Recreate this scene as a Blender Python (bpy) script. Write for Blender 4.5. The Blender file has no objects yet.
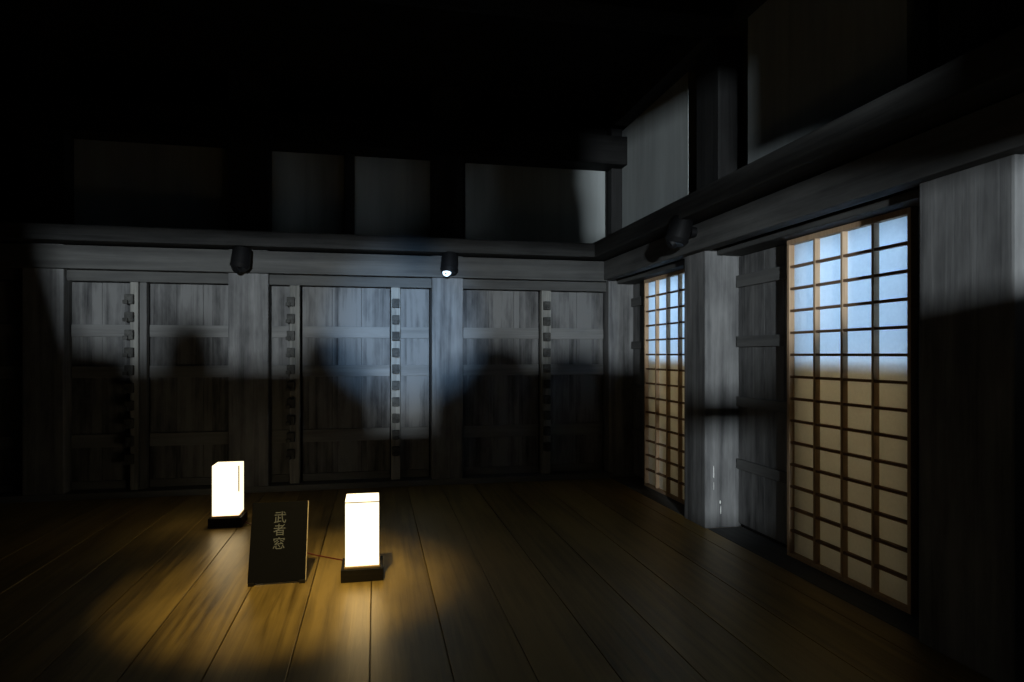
import bpy, bmesh, math, random
from mathutils import Vector, Matrix
random.seed(7)
S = bpy.context.scene
COL = S.collection
PI = math.pi

# ------------------------------------------------------------------ camera
cam_d = bpy.data.cameras.new('camera'); cam = bpy.data.objects.new('camera', cam_d); COL.objects.link(cam)
cam_d.sensor_width = 36; cam_d.lens = 650/1024*36
cam_d.shift_y = 13/1024
cam_d.clip_start = .02
cam.location = (0, 0, 1.23)
cam.rotation_euler = (PI/2, 0, -math.atan(137/650))
S.camera = cam

# ------------------------------------------------------------------ view, world
S.view_settings.view_transform = 'Standard'
S.view_settings.look = 'None'
S.view_settings.exposure = 0.0
S.view_settings.gamma = 1.0
S.view_settings.use_curve_mapping = False
W = bpy.data.worlds.new('night'); S.world = W; W.use_nodes = True
W.node_tree.nodes['Background'].inputs[0].default_value = (.5, .6, .8, 1)
W.node_tree.nodes['Background'].inputs[1].default_value = 0.0

# ------------------------------------------------------------------ large lights
def light(name, typ, loc, target, energy, color, **kw):
    d = bpy.data.lights.new(name, typ); o = bpy.data.objects.new(name, d); COL.objects.link(o)
    o.location = loc; d.energy = energy; d.color = color
    o.rotation_euler = (Vector(target)-Vector(loc)).to_track_quat('-Z', 'Y').to_euler()
    for k, v in kw.items(): setattr(d, k, v)
    return o
# added cool light behind the photographer, no window is built for it
WX, WY, WZ = -.8, -7.0, 1.9
light('window_daylight', 'AREA', (WX, WY, WZ), (WX, 0, WZ), 1120, (.86, .95, 1.0), shape='RECTANGLE', size=.22, size_y=.22)
# sky outside the papered windows of the right wall
light('sky_daylight', 'AREA', (3.75, 4.4, 1.95), (2.5, 4.4, 1.95), 155, (.42, .66, 1.0), shape='RECTANGLE', size=4.4, size_y=1.3)

# ------------------------------------------------------------------ helpers
def M(name): 
    m = bpy.data.materials.new(name); m.use_nodes = True
    nt = m.node_tree; return m, nt, nt.nodes['Principled BSDF']
def wood(name, dark, light_, axis=2, rough=.75, grain=28, blotch=2.6, bump=.25, spec=.25, stain=None, contrast=.22, boards=None):
    m, nt, b = M(name); N = nt.nodes.new; Lk = nt.links.new
    tc = N('ShaderNodeTexCoord'); oi = N('ShaderNodeObjectInfo')
    sc = N('ShaderNodeVectorMath'); sc.operation = 'SCALE'; sc.inputs[0].default_value = (37, 53, 71); Lk(oi.outputs['Random'], sc.inputs['Scale'])
    ad = N('ShaderNodeVectorMath'); ad.operation = 'ADD'; Lk(tc.outputs['Object'], ad.inputs[0]); Lk(sc.outputs[0], ad.inputs[1])
    src = ad.outputs[0]
    wn = None
    if boards:
        sp = N('ShaderNodeSeparateXYZ'); Lk(tc.outputs['Object'], sp.inputs[0])
        dv = N('ShaderNodeMath'); dv.operation = 'MULTIPLY_ADD'; Lk(sp.outputs[0], dv.inputs[0]); dv.inputs[1].default_value = 1/boards[0]; dv.inputs[2].default_value = boards[1]
        fl = N('ShaderNodeMath'); fl.operation = 'FLOOR'; Lk(dv.outputs[0], fl.inputs[0])
        wn = N('ShaderNodeTexWhiteNoise'); wn.noise_dimensions = '1D'; Lk(fl.outputs[0], wn.inputs['W'])
        s2 = N('ShaderNodeVectorMath'); s2.operation = 'SCALE'; s2.inputs[3].default_value = 19; Lk(wn.outputs['Color'], s2.inputs[0])
        a2 = N('ShaderNodeVectorMath'); a2.operation = 'ADD'; Lk(src, a2.inputs[0]); Lk(s2.outputs[0], a2.inputs[1]); src = a2.outputs[0]
    s = [grain]*3; s[axis] = grain*.035
    mp = N('ShaderNodeMapping'); mp.inputs['Scale'].default_value = s; Lk(src, mp.inputs[0])
    n1 = N('ShaderNodeTexNoise'); n1.inputs['Scale'].default_value = 1; n1.inputs['Detail'].default_value = 6; n1.inputs['Roughness'].default_value = .65; n1.inputs['Distortion'].default_value = .6
    Lk(mp.outputs[0], n1.inputs['Vector'])
    s = [blotch*1.6]*3; s[axis] = blotch*.45
    mp2 = N('ShaderNodeMapping'); mp2.inputs['Scale'].default_value = s; Lk(src, mp2.inputs[0])
    n2 = N('ShaderNodeTexNoise'); n2.inputs['Scale'].default_value = 1; n2.inputs['Detail'].default_value = 4; n2.inputs['Roughness'].default_value = .6
    Lk(mp2.outputs[0], n2.inputs['Vector'])
    mx = N('ShaderNodeMath'); mx.operation = 'ADD'; Lk(n1.outputs[0], mx.inputs[0]); Lk(n2.outputs[0], mx.inputs[1])
    out = mx.outputs[0]
    if wn:
        m3 = N('ShaderNodeMath'); m3.operation = 'MULTIPLY_ADD'; Lk(wn.outputs['Value'], m3.inputs[0]); m3.inputs[1].default_value = .22; Lk(out, m3.inputs[2]); out = m3.outputs[0]
    mr = N('ShaderNodeMapRange'); mr.inputs['From Min'].default_value = 1-contrast; mr.inputs['From Max'].default_value = 1+contrast; Lk(out, mr.inputs['Value'])
    cr = N('ShaderNodeMix'); cr.data_type = 'RGBA'; Lk(mr.outputs[0], cr.inputs['Factor'])
    cr.inputs['A'].default_value = (*dark, 1); cr.inputs['B'].default_value = (*light_, 1)
    Lk(cr.outputs['Result'], b.inputs['Base Color'])
    b.inputs['Roughness'].default_value = rough; b.inputs['Specular IOR Level'].default_value = spec
    bp = N('ShaderNodeBump'); bp.inputs['Strength'].default_value = bump; bp.inputs['Distance'].default_value = .01
    Lk(n1.outputs[0], bp.inputs['Height']); Lk(bp.outputs[0], b.inputs['Normal'])
    return m
def plain(name, col, rough=.6, metal=0, spec=.5):
    m, nt, b = M(name); b.inputs['Base Color'].default_value = (*col, 1); b.inputs['Roughness'].default_value = rough
    b.inputs['Metallic'].default_value = metal; b.inputs['Specular IOR Level'].default_value = spec
    return m
def emit(name, col, s):
    m, nt, b = M(name); b.inputs['Base Color'].default_value = (.8, .8, .75, 1)
    b.inputs['Emission Color'].default_value = (*col, 1); b.inputs['Emission Strength'].default_value = s
    return m
def paper(name, col, diff=.35):
    m, nt, b = M(name); N = nt.nodes.new
    nt.nodes.remove(b)
    tc = N('ShaderNodeTexCoord'); no = N('ShaderNodeTexNoise'); no.inputs['Scale'].default_value = 60; no.inputs['Detail'].default_value = 5
    nt.links.new(tc.outputs['Object'], no.inputs['Vector'])
    mx = N('ShaderNodeMix'); mx.data_type = 'RGBA'; mx.inputs['A'].default_value = (*[c*.86 for c in col], 1); mx.inputs['B'].default_value = (*col, 1)
    nt.links.new(no.outputs[0], mx.inputs['Factor'])
    t = N('ShaderNodeBsdfTranslucent'); d = N('ShaderNodeBsdfDiffuse'); ms = N('ShaderNodeMixShader'); ms.inputs[0].default_value = diff
    nt.links.new(mx.outputs['Result'], t.inputs[0]); nt.links.new(mx.outputs['Result'], d.inputs[0])
    nt.links.new(t.outputs[0], ms.inputs[1]); nt.links.new(d.outputs[0], ms.inputs[2])
    nt.links.new(ms.outputs[0], nt.nodes['Material Output'].inputs[0])
    return m

GREY_V = wood('weathered_grey_wood_upright', (0.0385, 0.0385, 0.0385), (0.1400, 0.1400, 0.1386), 2, contrast=.35, grain=16)
GREY_X = wood('weathered_grey_wood_along_x', (0.0490, 0.0490, 0.0490), (0.1400, 0.1400, 0.1365), 0, contrast=.4, grain=18)
BATTEN = wood('batten_wood', (0.0840, 0.0840, 0.0840), (0.1890, 0.1890, 0.1855), 0, contrast=.35, grain=18)
RAIL_X = wood('rail_wood_along_x', (0.0300, 0.0300, 0.0300), (0.0938, 0.0938, 0.0900), 0, contrast=.35, grain=16)
RAIL_Y = wood('rail_wood_along_y', (0.0300, 0.0300, 0.0300), (0.1125, 0.1125, 0.1087), 1, contrast=.35, grain=16)
GREY_Y = wood('weathered_grey_wood_along_y', (0.0490, 0.0490, 0.0490), (0.1400, 0.1400, 0.1365), 1, contrast=.4, grain=18)
DOOR_V = wood('door_board_wood', (0.0288, 0.0288, 0.0302), (0.1440, 0.1440, 0.1440), 2, blotch=4.2, grain=12, contrast=.2, boards=(.26, .3))
PALE_V = wood('pale_post_wood', (0.0980, 0.0980, 0.0910), (0.2520, 0.2485, 0.2310), 2)
PILLAR = wood('pillar_wood', (0.0560, 0.0560, 0.0574), (0.1890, 0.1890, 0.1890), 2, grain=14, blotch=4, contrast=.26)
UPPER_V = wood('soot_dark_wood_upright', (.004, .004, .004), (.016, .016, .016), 2, bump=.1)  # near-black base colour of the upper timber, ceiling and backing walls
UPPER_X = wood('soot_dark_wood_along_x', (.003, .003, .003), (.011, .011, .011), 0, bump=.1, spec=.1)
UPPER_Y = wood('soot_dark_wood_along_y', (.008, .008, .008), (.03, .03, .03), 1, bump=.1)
DARK_X = wood('dark_beam_wood_along_x', (0.0140, 0.0140, 0.0140), (0.0420, 0.0420, 0.0406), 0)
DARK_Y = wood('dark_beam_wood_along_y', (0.0140, 0.0140, 0.0140), (0.0420, 0.0420, 0.0406), 1)
DARK_V = wood('dark_wood_upright', (.02, .02, .02), (.08, .08, .08), 2)
FLOOR = wood('floor_board_wood', (0.0374, 0.0218, 0.0054), (0.2992, 0.1938, 0.0544), 1, rough=.38, grain=22, blotch=2.0, spec=.5, bump=.12, boards=(.31, 1.06), contrast=.25)
fb = FLOOR.node_tree.nodes['Principled BSDF']
fb.inputs['IOR'].default_value = 2.1; fb.inputs['Specular Tint'].default_value = (1, .70, .26, 1)
PLASTER = wood('aged_plaster', (0.2040, 0.2167, 0.2167), (0.3230, 0.3485, 0.3485), 2, rough=.9, grain=6, blotch=1.5, bump=.05, spec=.1, contrast=.35)
LATTICE = wood('cedar_lattice_wood', (.34, .22, .13), (.50, .35, .22), 2, grain=60, bump=.05)
LAT_Y = wood('cedar_lattice_wood_across', (.16, .09, .05), (.25, .15, .09), 1, grain=60, bump=.05)
PEG = wood('dark_peg_wood', (0.0240, 0.0240, 0.0224), (0.0720, 0.0720, 0.0680), 1)
BLACKWOOD = wood('black_lacquered_wood', (.008, .007, .006), (.018, .015, .012), 0, rough=.5, spec=.06)
BLACK = plain('black_painted_metal', (.006, .006, .0065), .5, spec=.15)
SIGNBLACK = plain('black_sign_board', (.004, .004, .005), .6, spec=.03)
SIGNLIT = plain('sign_edge_wood', (.45, .36, .22), .5)  # warm light on the sign's right edge, put into its colour
CHALK = plain('pale_lettering', (.11, .115, .125), .8, spec=.05)
SPLINTER = plain('bare_split_wood', (.75, .75, .72), .6)
CORD = plain('dark_red_cord', (.12, .015, .012), .5)
PAPER = paper('window_paper', (.86, .87, .86))
DIM_SHEET = paper('straw_blind', (.98, .70, .42), .25)  # tan tint of the added sheet dims the lower window paper
GLOW = emit('glowing_lantern_paper', (1.0, .83, .53), 1.9)
LENS = emit('lit_lens', (.55, .78, 1.0), 1.6)

def meshobj(name, bm, mat, parent=None, origin=(0, 0, 0), smooth=False):
    o_ = Vector(origin)
    if parent is not None: o_ = Vector(parent['_o']) if '_o' in parent else o_
    bmesh.ops.translate(bm, vec=-o_, verts=bm.verts)
    me = bpy.data.meshes.new(name); bm.to_mesh(me); bm.free()
    if smooth:
        for p in me.polygons: p.use_smooth = True
    me.materials.append(mat)
    o = bpy.data.objects.new(name, me); COL.objects.link(o)
    if parent is not None: o.parent = parent
    else: o.location = o_
    o['_o'] = tuple(o_)
    return o
def bx(bm, x0, x1, y0, y1, z0, z1, bev=.0):
    r = bmesh.ops.create_cube(bm, size=1)
    vs = r['verts']
    bmesh.ops.scale(bm, vec=(x1-x0, y1-y0, z1-z0), verts=vs)
    bmesh.ops.translate(bm, vec=((x0+x1)/2, (y0+y1)/2, (z0+z1)/2), verts=vs)
    if bev > 0:
        es = list({e for v in vs for e in v.link_edges})
        bmesh.ops.bevel(bm, geom=es, offset=bev, segments=2, affect='EDGES', profile=.6)
def cyl(bm, p, q, r, r2=None, seg=24):
    p, q = Vector(p), Vector(q); d = q-p
    m = Matrix.Translation((p+q)/2) @ d.to_track_quat('Z', 'Y').to_matrix().to_4x4()
    bmesh.ops.create_cone(bm, cap_ends=True, segments=seg, radius1=r, radius2=r if r2 is None else r2, depth=d.length, matrix=m)
def boxes(name, mat, L, parent=None, origin=(0, 0, 0), bev=.004):
    bm = bmesh.new()
    for b in L: bx(bm, *b[:6], b[6] if len(b) > 6 else bev)
    return meshobj(name, bm, mat, parent, origin)
def thing(name, loc, label, cat, group=None):
    o = bpy.data.objects.new(name, None); COL.objects.link(o); o.location = loc; o.empty_display_size = .1
    o['_o'] = tuple(loc); o['label'] = label; o['category'] = cat
    if group: o['group'] = group
    return o
def tag(o, label, cat, group=None):
    o['label'] = label; o['category'] = cat
    if group: o['group'] = group
    return o
def struct(o): o['kind'] = 'structure'; return o
def sempty(name, loc):
    o = bpy.data.objects.new(name, None); COL.objects.link(o); o.location = loc; o['_o'] = tuple(loc); o['kind'] = 'structure'; o.empty_display_size = .1
    return o

# ------------------------------------------------------------------ floor, ceiling, walls
XL, XR, YF, YB, H = -4.6, 2.56, -7.2, 6.34, 3.75
bm = bmesh.new()
i = 0; x = -4.67
edges = []
k = math.floor((-4.6+.329)/.31)
x = -.329 + k*.31
while x < XR:
    bx(bm, max(x+.002, XL), min(x+.308, XR+.0), YF, YB, -.05, 0.0, .0025)
    x += .31
bx(bm, XL, XR, YF, YB, -.09, -.05)
struct(meshobj('floor', bm, FLOOR))
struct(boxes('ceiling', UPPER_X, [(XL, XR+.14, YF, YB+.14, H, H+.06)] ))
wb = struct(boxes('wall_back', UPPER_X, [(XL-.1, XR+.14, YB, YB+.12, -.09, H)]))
# upper plaster bands of the back wall, one panel between each pair of uprights
for a, b_ in ((-2.60, -1.24), (-.93, -.28), (-.19, .525), (.865, 2.306)):
    boxes('plaster_panel', PLASTER, [(a, b_, 6.315, YB+.002, 2.2, 3.10)], wb, bev=.002)
struct(boxes('wall_left', DARK_V, [(XL-.1, XL, YF, YB, -.09, H)]))
# right wall: solid above the openings and between them
WS = ((2.645, 3.51), (4.80, 5.665))
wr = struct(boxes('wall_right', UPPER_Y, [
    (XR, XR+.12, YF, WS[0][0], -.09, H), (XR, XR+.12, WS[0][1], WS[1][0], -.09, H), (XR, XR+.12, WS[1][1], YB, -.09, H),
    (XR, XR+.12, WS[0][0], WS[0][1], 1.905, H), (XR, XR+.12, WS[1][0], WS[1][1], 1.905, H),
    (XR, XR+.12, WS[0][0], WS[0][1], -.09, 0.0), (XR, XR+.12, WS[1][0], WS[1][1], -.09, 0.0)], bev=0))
for a, b_ in ((4.78, 6.19), (2.60, 3.93), (-1.0, 1.85)):
    boxes('plaster_panel', PLASTER, [(2.44, XR+.001, a, b_, 2.25, 3.48)], wr, bev=.002)

boxes('jamb', DARK_V, [(2.504, 2.561, 2.37, 2.647, 0, 1.93)], wr)
boxes('jamb', DARK_V, [(2.504, 2.561, 4.52, 4.802, 0, 1.93)], wr)
boxes('window_header', DARK_Y, [(2.504, 2.561, 2.647, 3.55, 1.90, 1.95)], wr)
boxes('window_header', DARK_Y, [(2.504, 2.561, 4.802, 5.71, 1.90, 1.95)], wr)
# unseen partition added behind the photographer, its edges cut to cast the wall shadows
PY = -1.2
def part_poly(bm, pts, y0, y1):
    vs = [bm.verts.new((x, y0, z)) for x, z in pts]
    f = bm.faces.new(vs)
    r = bmesh.ops.extrude_face_region(bm, geom=[f])
    bmesh.ops.translate(bm, vec=(0, y1-y0, 0), verts=[v for v in r['geom'] if isinstance(v, bmesh.types.BMVert)])
def s_at(Y): return (PY-WY)/(Y-WY)
def mx(X, Y=6.2): return WX+s_at(Y)*(X-WX)
def mz(Z, Y=6.2): return WZ+s_at(Y)*(Z-WZ)
bm = bmesh.new()
def dome(cx, w, z0, ztop, n=10):
    out = []
    for i in range(n+1):
        a = PI - PI*i/n
        out.append((cx+w/2*math.cos(a), z0+(ztop-z0)*max(0, math.sin(a))**.8))
    return out
zb = mz(1.13)
top = [(XL, 0), (XL, mz(2.4)), (mx(-2.75), mz(2.4)), (mx(-2.5), zb+.1)]
top += dome(mx(-2.35), .26, zb, mz(1.30)) + dome(mx(-1.62), .22, zb, mz(1.55)) + dome(mx(-.42), .24, zb, mz(1.42)) + [(mx(-.02), zb), (mx(.0), mz(.55)), (mx(.5), mz(.55)), (mx(.55), zb)] + dome(mx(1.15), .30, zb, mz(1.36)) + dome(mx(1.95), .26, zb, mz(1.28))
part_poly(bm, top + [(.74, zb), (.74, 0)], PY-.02, PY+.02)
bx(bm, .74, .97, PY-.02, PY+.02, 0, .92)
bx(bm, .74, .97, PY-.02, PY+.02, 1.28, 1.40)
part_poly(bm, [(.97, 0), (.97, 1.46), (1.04, 1.60), (1.3, 1.64), (XR, 1.64), (XR, 0)], PY-.02, PY+.02)
# upper blocking strips and slats, cut to shape the light on the plaster
part_poly(bm, [(mx(-3.1), 2.03), (.93, 2.03), (1.10, 1.93), (XR, 1.90), (XR, 2.10), (mx(-3.1), 2.10)], PY-.02, PY+.02)
bx(bm, XL, XR, PY-.02, PY+.02, 2.56, H)
bx(bm, XL, -.87, PY-.02, PY+.02, 2.10, 2.57)
bx(bm, 1.02, XR, PY-.02, PY+.02, 2.10, 2.57)
bx(bm, .90, 1.02, PY-.02, PY+.02, 2.22, 2.56)
def slats(x0, x1, cover, pitch=.045):
    k = max(1, round((x1-x0)/pitch)); p = (x1-x0)/k
    for i in range(k): bx(bm, x0+i*p, x0+i*p+p*cover, PY-.02, PY+.02, 2.10, 2.57)
bx(bm, XL, .47, PY-.02, PY+.02, 2.415, 2.56)
slats(-.87, -.55, .97); slats(-.55, -.10, .90); slats(-.10, .07, .84); bx(bm, .07, .14, PY-.02, PY+.02, 2.09, 2.43)
part_poly(bm, dome(.29, .40, 2.09, 2.55, 14), PY-.02, PY+.02)
struct(meshobj('wall_partition', bm, DARK_V))
# solid far wall, the added rear light stands in front of it
struct(boxes('wall_front', DARK_V, [(XL-.1, XR+.12, YF-.1, YF, -.09, H)]))

# ------------------------------------------------------------------ posts and beams
n = [0]
def trim(L, mat, bev=.006):
    n[0] += 1
    return struct(boxes('trim_%d' % n[0], mat, L, None, ((L[0][0]+L[0][1])/2, (L[0][2]+L[0][3])/2, L[0][4]), bev))
def pillar(x0, x1, y0, y1, label, z1=2.155, mat=PILLAR):
    bm = bmesh.new(); bx(bm, x0, x1, y0, y1, 0, z1, .012)
    c_ = x0 > 2 and y0 > 6
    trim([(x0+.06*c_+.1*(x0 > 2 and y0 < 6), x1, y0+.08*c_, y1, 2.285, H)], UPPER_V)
    return tag(meshobj('wooden_pillar', bm, mat, None, ((x0+x1)/2, (y0+y1)/2, 0)), label, 'pillar', 'pillars of the timber walls')
pillar(-2.87, -2.56, 6.12, 6.33, 'grey wooden pillar at the dark left end of the back wall')
pillar(-1.267, -.93, 6.12, 6.33, 'grey wooden pillar of the back wall right behind the left lantern')
pillar(.523, .816, 6.12, 6.33, 'pale blue-lit wooden pillar under the small lit wall lamp')
pillar(2.27, 2.555, 6.12, 6.33, 'grey wooden pillar in the corner where the two walls meet')
scuffed = pillar(2.27, 2.555, 4.19, 4.51, 'scuffed grey wooden pillar standing between the two lattice windows')
for cx_, cz_, w_, h_ in ((2.335, .40, .006, .045), (2.335, .30, .003, .03), (2.385, .185, .008, .012), (2.39, .13, .004, .03)):
    bm = bmesh.new()
    vs = [bm.verts.new((cx_+a*w_, 4.1895, cz_+b*h_)) for a, b in ((-.5, -.8), (.4, -1), (.5, .5), (.1, 1), (-.4, .6))]
    f = bm.faces.new(vs); e_ = bmesh.ops.extrude_face_region(bm, geom=[f]); bmesh.ops.translate(bm, vec=(0, -.002, 0), verts=[v for v in e_['geom'] if isinstance(v, bmesh.types.BMVert)])
    bmesh.ops.recalc_face_normals(bm, faces=bm.faces)
    meshobj('pale_splinter', bm, SPLINTER, scuffed)
pillar(2.27, 2.555, 1.93, 2.36, 'broad grey wooden pillar right of the larger lattice window')
# thin upright between two plaster panels over the middle bay
tag(boxes('wall_stud', UPPER_V, [(-.28, -.19, 6.25, 6.34, 2.29, 3.1)], None, (-.235, 6.3, 2.29)), 'thin dark upright between two plaster panels high on the back wall', 'post')

trim([(XL, 2.24, 6.06, 6.14, 1.945, 2.14)], RAIL_X)                 # rail of the back wall
trim([(2.20, 2.30, 1.0, 6.10, 1.955, 2.14)], RAIL_Y)                # rail of the right wall
trim([(XL, 2.27, 6.18, 6.335, 1.855, 1.955)], RAIL_X)               # grooved head rail, back
trim([(2.36, 2.555, 2.36, 4.19, 1.925, 1.965), (2.36, 2.555, 4.51, 6.12, 1.925, 1.965)], RAIL_Y)
trim([(XL, 2.06, 5.90, 6.33, 2.155, 2.285)], DARK_X, .01)           # heavy beam over the rail, back
trim([(2.05, 2.50, 1.0, 6.33, 2.155, 2.30)], DARK_Y, .01)           # heavy beam over the rail, right
trim([(XL, 2.30, 6.10, 6.335, 0.0, .055)], GREY_X)                  # sill, back
trim([(2.29, 2.555, 2.36, 4.19, -.06, .003), (2.29, 2.555, 4.51, 6.12, -.06, .003)], GREY_Y)
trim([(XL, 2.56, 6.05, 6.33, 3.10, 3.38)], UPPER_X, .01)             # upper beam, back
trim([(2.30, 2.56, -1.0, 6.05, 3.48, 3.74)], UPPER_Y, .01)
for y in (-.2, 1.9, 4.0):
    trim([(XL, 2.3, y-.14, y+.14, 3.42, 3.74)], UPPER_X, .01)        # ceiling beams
struct(boxes('baseboard_right', DARK_Y, [(2.50, 2.56, -1.1, 1.93, 0, .12)], None, (2.53, .4, 0)))
boxes('board_panel', GREY_V, [(2.46, 2.561, y, y+.236, .12, 2.1) for y in (-.93, -.69, -.45, -.21, .03, .27, .51, .75, .99, 1.23, 1.47, 1.69)], wr)

# ------------------------------------------------------------------ board doors
dn = [0]
def back_door(x0, x1, battens=((1.38, 1.485), (1.022, 1.126), (.42, .535))):
    dn[0] += 1
    e = sempty('door_%d' % dn[0], ((x0+x1)/2, 6.27, .055))
    w = x1-x0; k = max(1, round(w/.26)); g = .0025
    boxes('board_panel', DOOR_V, [(x0+w*i/k+g*.5, x0+w*(i+1)/k-g*.5, 6.262, 6.30, .06, 1.85, .002) for i in range(k)], e)
    for z0, z1 in battens:
        boxes('batten', BATTEN, [(x0+.004, x1-.004, 6.238, 6.262, z0, z1, .004)], e)
    boxes('bottom_rail', GREY_X, [(x0+.004, x1-.004, 6.238, 6.262, .06, .13, .004)], e)
    return e
for a, b_ in ((-4.55, -3.75), (-3.73, -2.88), (-2.555, -2.085), (-1.94, -1.285), (-.925, -.765), (-.655, .14), (.235, .508), (.83, 1.588), (1.705, 2.262)):
    back_door(a, b_)
def side_door(y0, y1):
    dn[0] += 1
    e = sempty('door_%d' % dn[0], (2.54, (y0+y1)/2, .03))
    w = y1-y0; k = max(1, round(w/.3))
    boxes('board_panel', DOOR_V, [(2.528, 2.556, y0+w*i/k+.001, y0+w*(i+1)/k-.001, .032, 1.92, .002) for i in range(k)], e)
    for z0, z1 in ((1.70, 1.785), (1.28, 1.355), (.86, .93), (.42, .49)):
        boxes('batten', GREY_Y, [(2.505, 2.528, y0+.004, y1-.004, z0, z1, .004)], e)
    return e
side_door(3.56, 4.185); side_door(5.72, 6.115)

# ------------------------------------------------------------------ notched posts with pegs
def peg_post(x0, x1, side, label, zs, strip=None):
    t = thing('notched_post', ((x0+x1)/2, 6.22, .055), label, 'post', 'notched posts between the board doors')
    boxes('post_body', PALE_V, [(x0, x1, 6.17, 6.262, .056, 1.853, .005)], t)
    if strip: boxes('side_strip', GREY_V, [(strip[0], strip[1], 6.19, 6.262, .056, 1.853, .004)], t)
    cx = (x0+x1)/2 + side*.030
    for z in zs:
        bm = bmesh.new()
        bx(bm, cx-.034, cx+.034, 6.125, 6.172, z-.045, z+.04, .008)
        bx(bm, cx-.02+side*.02, cx+.02+side*.02, 6.10, 6.14, z-.045, z-.012, .006)
        meshobj('peg', bm, PEG, t)
ZS = [1.705-.153*i for i in range(10)]
peg_post(-2.07, -2.005, -1, 'pale notched post with dark pegs at the far left of the back wall', ZS, (-2.0, -1.945))
peg_post(-.756, -.669, -1, 'dim notched post with pegs just behind the gap between the two lanterns', ZS)
peg_post(.147, .232, 0, 'pale notched post with square pegs left of the blue-lit pillar', ZS)
peg_post(1.598, 1.692, 0, 'notched post with pegs in the back wall bay nearest the corner', ZS)

# ------------------------------------------------------------------ lattice windows
wn_ = [0]
def lattice_window(y0, y1, z0=.004, z1=1.922):
    wn_[0] += 1
    e = sempty('window_%d' % wn_[0], (2.49, (y0+y1)/2, z0))
    xf, xb = 2.462, 2.50
    st = .022
    boxes('frame', LATTICE, [(xf, xb, y0, y0+st, z0, z1, .002), (xf, xb, y1-st, y1, z0, z1, .002),
                             (xf, xb, y0+st, y1-st, z1-.03, z1, .002), (xf, xb, y0+st, y1-st, z0, z0+.022, .002)], e)
    ya, yb = y0+st, y1-st; za, zc = z0+.022, z1-.03
    boxes('lattice', LATTICE, [(xf+.004, xb, ya+(yb-ya)*i/4-.008, ya+(yb-ya)*i/4+.008, za, zc, .001) for i in (1, 2, 3)], e)
    boxes('lattice_rail', LAT_Y, [(xf+.008, xb-.002, ya, yb, za+(zc-za)*i/14-.0075, za+(zc-za)*i/14+.0075, .001) for i in range(1, 14)], e)
    boxes('paper', PAPER, [(xb, xb+.0015, y0+.004, y1-.004, z0+.004, z1-.004, 0)], e)
    return e
lattice_window(2.60, 3.54)
lattice_window(4.755, 5.695)
# unseen tan sheets added outside to dim the lower half of the paper
for (y0, y1), lb in zip(WS, ('straw blind outside the lower half of the larger lattice window', 'straw blind outside the lower half of the smaller far lattice window')):
    o = boxes('straw_blind', DIM_SHEET, [(2.575, 2.578, y0, y1, 0.0, 1.205, 0)], None, (2.577, (y0+y1)/2, 0)); tag(o, lb, 'blind')

# ------------------------------------------------------------------ small wall lamps
def wall_lamp(x, y, z, d, label, lit=False):
    """d = unit vector away from the wall; the barrel hangs down from its bracket and tips toward the room"""
    t = thing('wall_lamp', (x, y, z), label, 'lamp', 'small black lamps hung from the wall rail')
    d = Vector(d); c = Vector((x, y, z))
    bm = bmesh.new(); cyl(bm, c - d*.045, c - d*.005, .035); meshobj('mounting_plate', bm, BLACK, t, smooth=False)
    top = c + d*.05 + Vector((0, 0, .085)); bot = c + d*.085 + Vector((-.012, 0, -.06))
    bm = bmesh.new(); cyl(bm, top, bot, .076, .082, 32); cyl(bm, top+Vector((0, 0, .018)), top, .035, .062, 32)
    meshobj('lamp_barrel', bm, BLACK, t)
    ax = (bot-top).normalized()
    bm = bmesh.new(); cyl(bm, bot, bot+ax*.03, .082, .062, 32); meshobj('lamp_rim', bm, BLACK, t)
    face = bot+ax*.031
    bm = bmesh.new()
    q = Vector((-.45, 0, 0)) + d*.8 + Vector((0, 0, -.75)); q.normalize()
    cyl(bm, face-Vector((.018, 0, -.01)), face-Vector((.018, 0, -.01))+q*.03, .040, .032, 28)
    meshobj('lens', bm, LENS if lit else BLACK, t)
    bm = bmesh.new(); f2 = face-Vector((.018, 0, -.01))+q*.031; cyl(bm, f2, f2+q*.004, .008, .008, 12); meshobj('lens_cap', bm, BLACK, t)
    return t
wall_lamp(-1.12, 6.015, 2.045, (0, -1, 0), 'unlit black wall lamp on the rail above the left lantern')
wall_lamp(.675, 6.015, 2.06, (0, -1, 0), 'black wall lamp with a glowing blue-white lens on the back rail', True)
wall_lamp(2.155, 4.20, 2.085, (-1, 0, 0), 'unlit black wall lamp on the right wall rail between the windows')
# unseen lamp added behind the photographer to throw a cold beam on the back wall
wall_lamp(-.25, -1.14, 2.07, (0, 1, 0), 'black wall lamp behind the photographer throwing a cold beam', True)
light('cold_beam', 'SPOT', (-.29, -1.0, 1.9), (.28, 6.2, 1.50), 2300, (.34, .62, 1.0), spot_size=math.radians(14), spot_blend=1.0, shadow_soft_size=.03)

# unseen warm spotlight added above the frame to brighten the floor around the lanterns
t = thing('ceiling_spotlight', (-.5, 1.9, 3.42), 'black spotlight under the ceiling beam aimed at the sign and lanterns', 'lamp')
bm = bmesh.new(); cyl(bm, (-.5, 1.9, 3.42), (-.5, 1.9, 3.33), .012); meshobj('stem', bm, BLACK, t)
sp_dir = (Vector((-.42, 3.62, 0))-Vector((-.5, 1.9, 3.28))).normalized(); c0 = Vector((-.5, 1.9, 3.28))
bm = bmesh.new(); cyl(bm, c0-sp_dir*.08, c0+sp_dir*.06, .04, .05, 28); meshobj('lamp_barrel', bm, BLACK, t)
light('display_beam', 'SPOT', c0+sp_dir*.075, (-.42, 3.62, 0), 500, (1.0, .79, .33), spot_size=math.radians(31), spot_blend=1.0, shadow_soft_size=.04)

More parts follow.
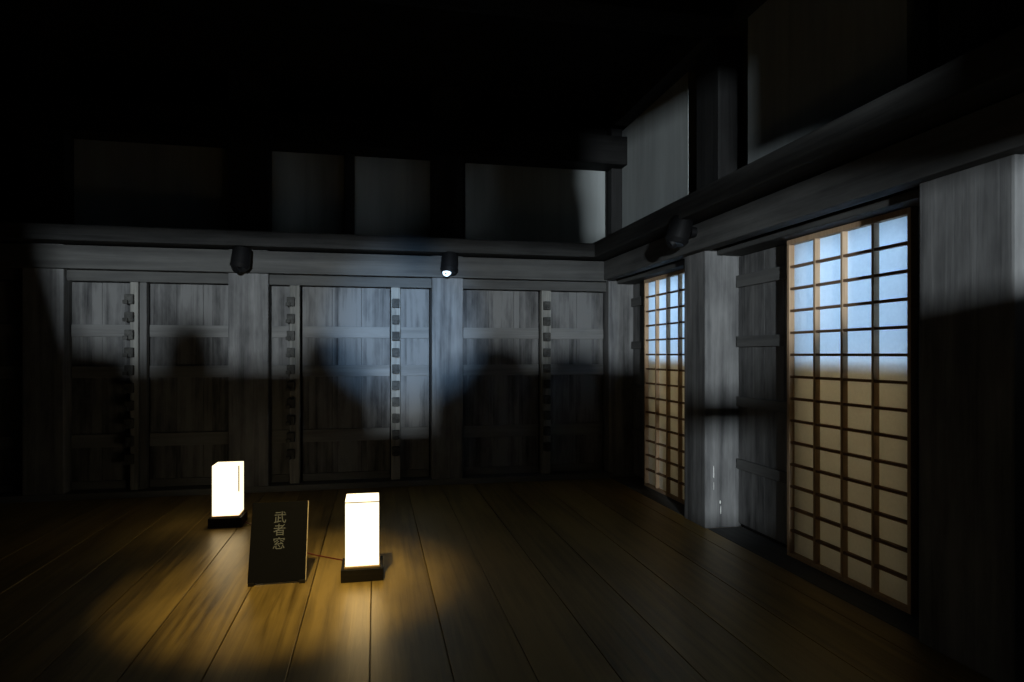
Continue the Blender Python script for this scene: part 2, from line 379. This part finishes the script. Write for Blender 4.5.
# ------------------------------------------------------------------ floor lanterns
def lantern(x, y, label, corner_line, top_line):
    t = thing('floor_lantern', (x, y, 0), label, 'lantern', 'paper floor lanterns')
    b = .112; p = .0895
    boxes('base', BLACKWOOD, [(x-b, x+b, y-b, y+b, 0, .068, .004)], t)
    boxes('base_rim', wood_rim, [(x-p-.006, x+p+.006, y-p-.006, y+p+.006, .068, .078, .002)], t)
    boxes('lamp_shade', GLOW, [(x-p, x+p, y-p, y+p, .080, .437, .003)], t)
    L = []
    e = p+.0012; w = .0045
    if corner_line: L.append((e-w, e+.002, -e-.002, -e+w, .25, .433))
    if top_line: L.append((-e, e, -e-.003, -e+w, .424, .428))
    boxes('frame_strip', BLACKWOOD, [(x+a, x+c, y+d_, y+f, g, h, 0) for a, c, d_, f, g, h in L], t)
    return t
wood_rim = wood('lantern_rim_wood', (.25, .16, .07), (.4, .27, .13), 0)
lantern(-1.04, 5.03, 'glowing white paper lantern at the left, nearer the back wall', True, False)
lantern(-.068, 3.71, 'glowing white paper lantern right of the black sign', False, True)

# ------------------------------------------------------------------ black sign
def sign():
    sx, sy = -.513, 3.655
    t = thing('sign_board', (sx, sy, 0), 'black leaning sign board with three pale characters between the lanterns', 'sign')
    tilt = math.radians(22); L = .425; w = .145
    up = Vector((0, math.sin(tilt), math.cos(tilt))); nrm = Vector((0, -math.cos(tilt), math.sin(tilt)))
    base = Vector((sx, sy, .012)); rx = Vector((1, 0, 0))
    def slab(name, u0, u1, v0, v1, n0, n1, mat, bev):
        bm = bmesh.new(); bx(bm, u0, u1, n0, n1, v0, v1, bev)
        R = Matrix((( 1, 0, 0), (0, -nrm.y, up.y), (0, -nrm.z, up.z))).to_4x4()
        bmesh.ops.transform(bm, matrix=Matrix.Translation(base) @ R, verts=bm.verts)
        return meshobj(name, bm, mat, t)
    slab('panel', -w, w, 0, L, 0, .012, SIGNBLACK, .002)
    o = slab('side_edge', w, w+.0035, 0, L, 0, .012, SIGNLIT, 0); o['label'] = 'pale right edge'
    slab('side_edge', -w-.0035, -w, 0, L, 0, .012, SIGNBLACK, 0)
    # rear prop and foot
    bm = bmesh.new()
    pt = base + up*.33 - nrm*.014
    for s_ in (-.09, .09):
        cyl(bm, pt+rx*s_, Vector((sx+s_, sy+.26, .008)), .008, seg=10)
    cyl(bm, Vector((sx-.1, sy+.26, .008)), Vector((sx+.1, sy+.26, .008)), .008, seg=10)
    meshobj('prop', bm, BLACKWOOD, t)
    boxes('foot', BLACKWOOD, [(sx-w, sx-w+.03, sy-.012, sy+.03, 0, .016, .002)], t)
    boxes('foot', BLACKWOOD, [(sx+w-.03, sx+w, sy-.012, sy+.03, 0, .016, .002)], t)
    # characters
    for ch, v, dv in (('武', .335, 0), ('者', .268, 0), ('窓', .195, 0)):
        cu = bpy.data.curves.new('c', 'FONT'); cu.body = ch; cu.size = .068; cu.extrude = .0004; cu.align_x = 'CENTER'; cu.align_y = 'CENTER'
        tmp = bpy.data.objects.new('c', cu); COL.objects.link(tmp)
        dg = bpy.context.evaluated_depsgraph_get(); me = bpy.data.meshes.new_from_object(tmp.evaluated_get(dg))
        bpy.data.objects.remove(tmp)
        bm = bmesh.new(); bm.from_mesh(me)
        R = Matrix(((1, 0, 0), (0, up.y, nrm.y), (0, up.z, nrm.z))).to_4x4()
        bmesh.ops.transform(bm, matrix=Matrix.Translation(base+up*v+nrm*.0009) @ R, verts=bm.verts)
        meshobj('character', bm, CHALK, t)
sign()
def cord(pts, label):
    cu = bpy.data.curves.new('power_cord', 'CURVE'); cu.dimensions = '3D'; cu.bevel_depth = .0035; cu.bevel_resolution = 3
    sp = cu.splines.new('NURBS'); sp.points.add(len(pts)-1); sp.use_endpoint_u = True; sp.order_u = 3
    for p, q in zip(sp.points, pts): p.co = (*q, 1)
    cu.materials.append(CORD)
    tmp = bpy.data.objects.new('c', cu); COL.objects.link(tmp)
    dg = bpy.context.evaluated_depsgraph_get(); me = bpy.data.meshes.new_from_object(tmp.evaluated_get(dg)); bpy.data.objects.remove(tmp)
    me.name = 'power_cord'
    o = bpy.data.objects.new('power_cord', me); COL.objects.link(o); tag(o, label, 'cord')
cord([(-.93, 4.98, .035), (-.90, 4.97, .006), (-.80, 4.9, .0045), (-.66, 4.6, .0045), (-.45, 4.2, .0045), (-.2, 4.0, .0045), (-.08, 3.9, .006), (-.06, 3.826, .03)],
     'thin dark red cord running on the floor between the two lanterns')
for o in bpy.data.objects:
    if '_o' in o: del o['_o']
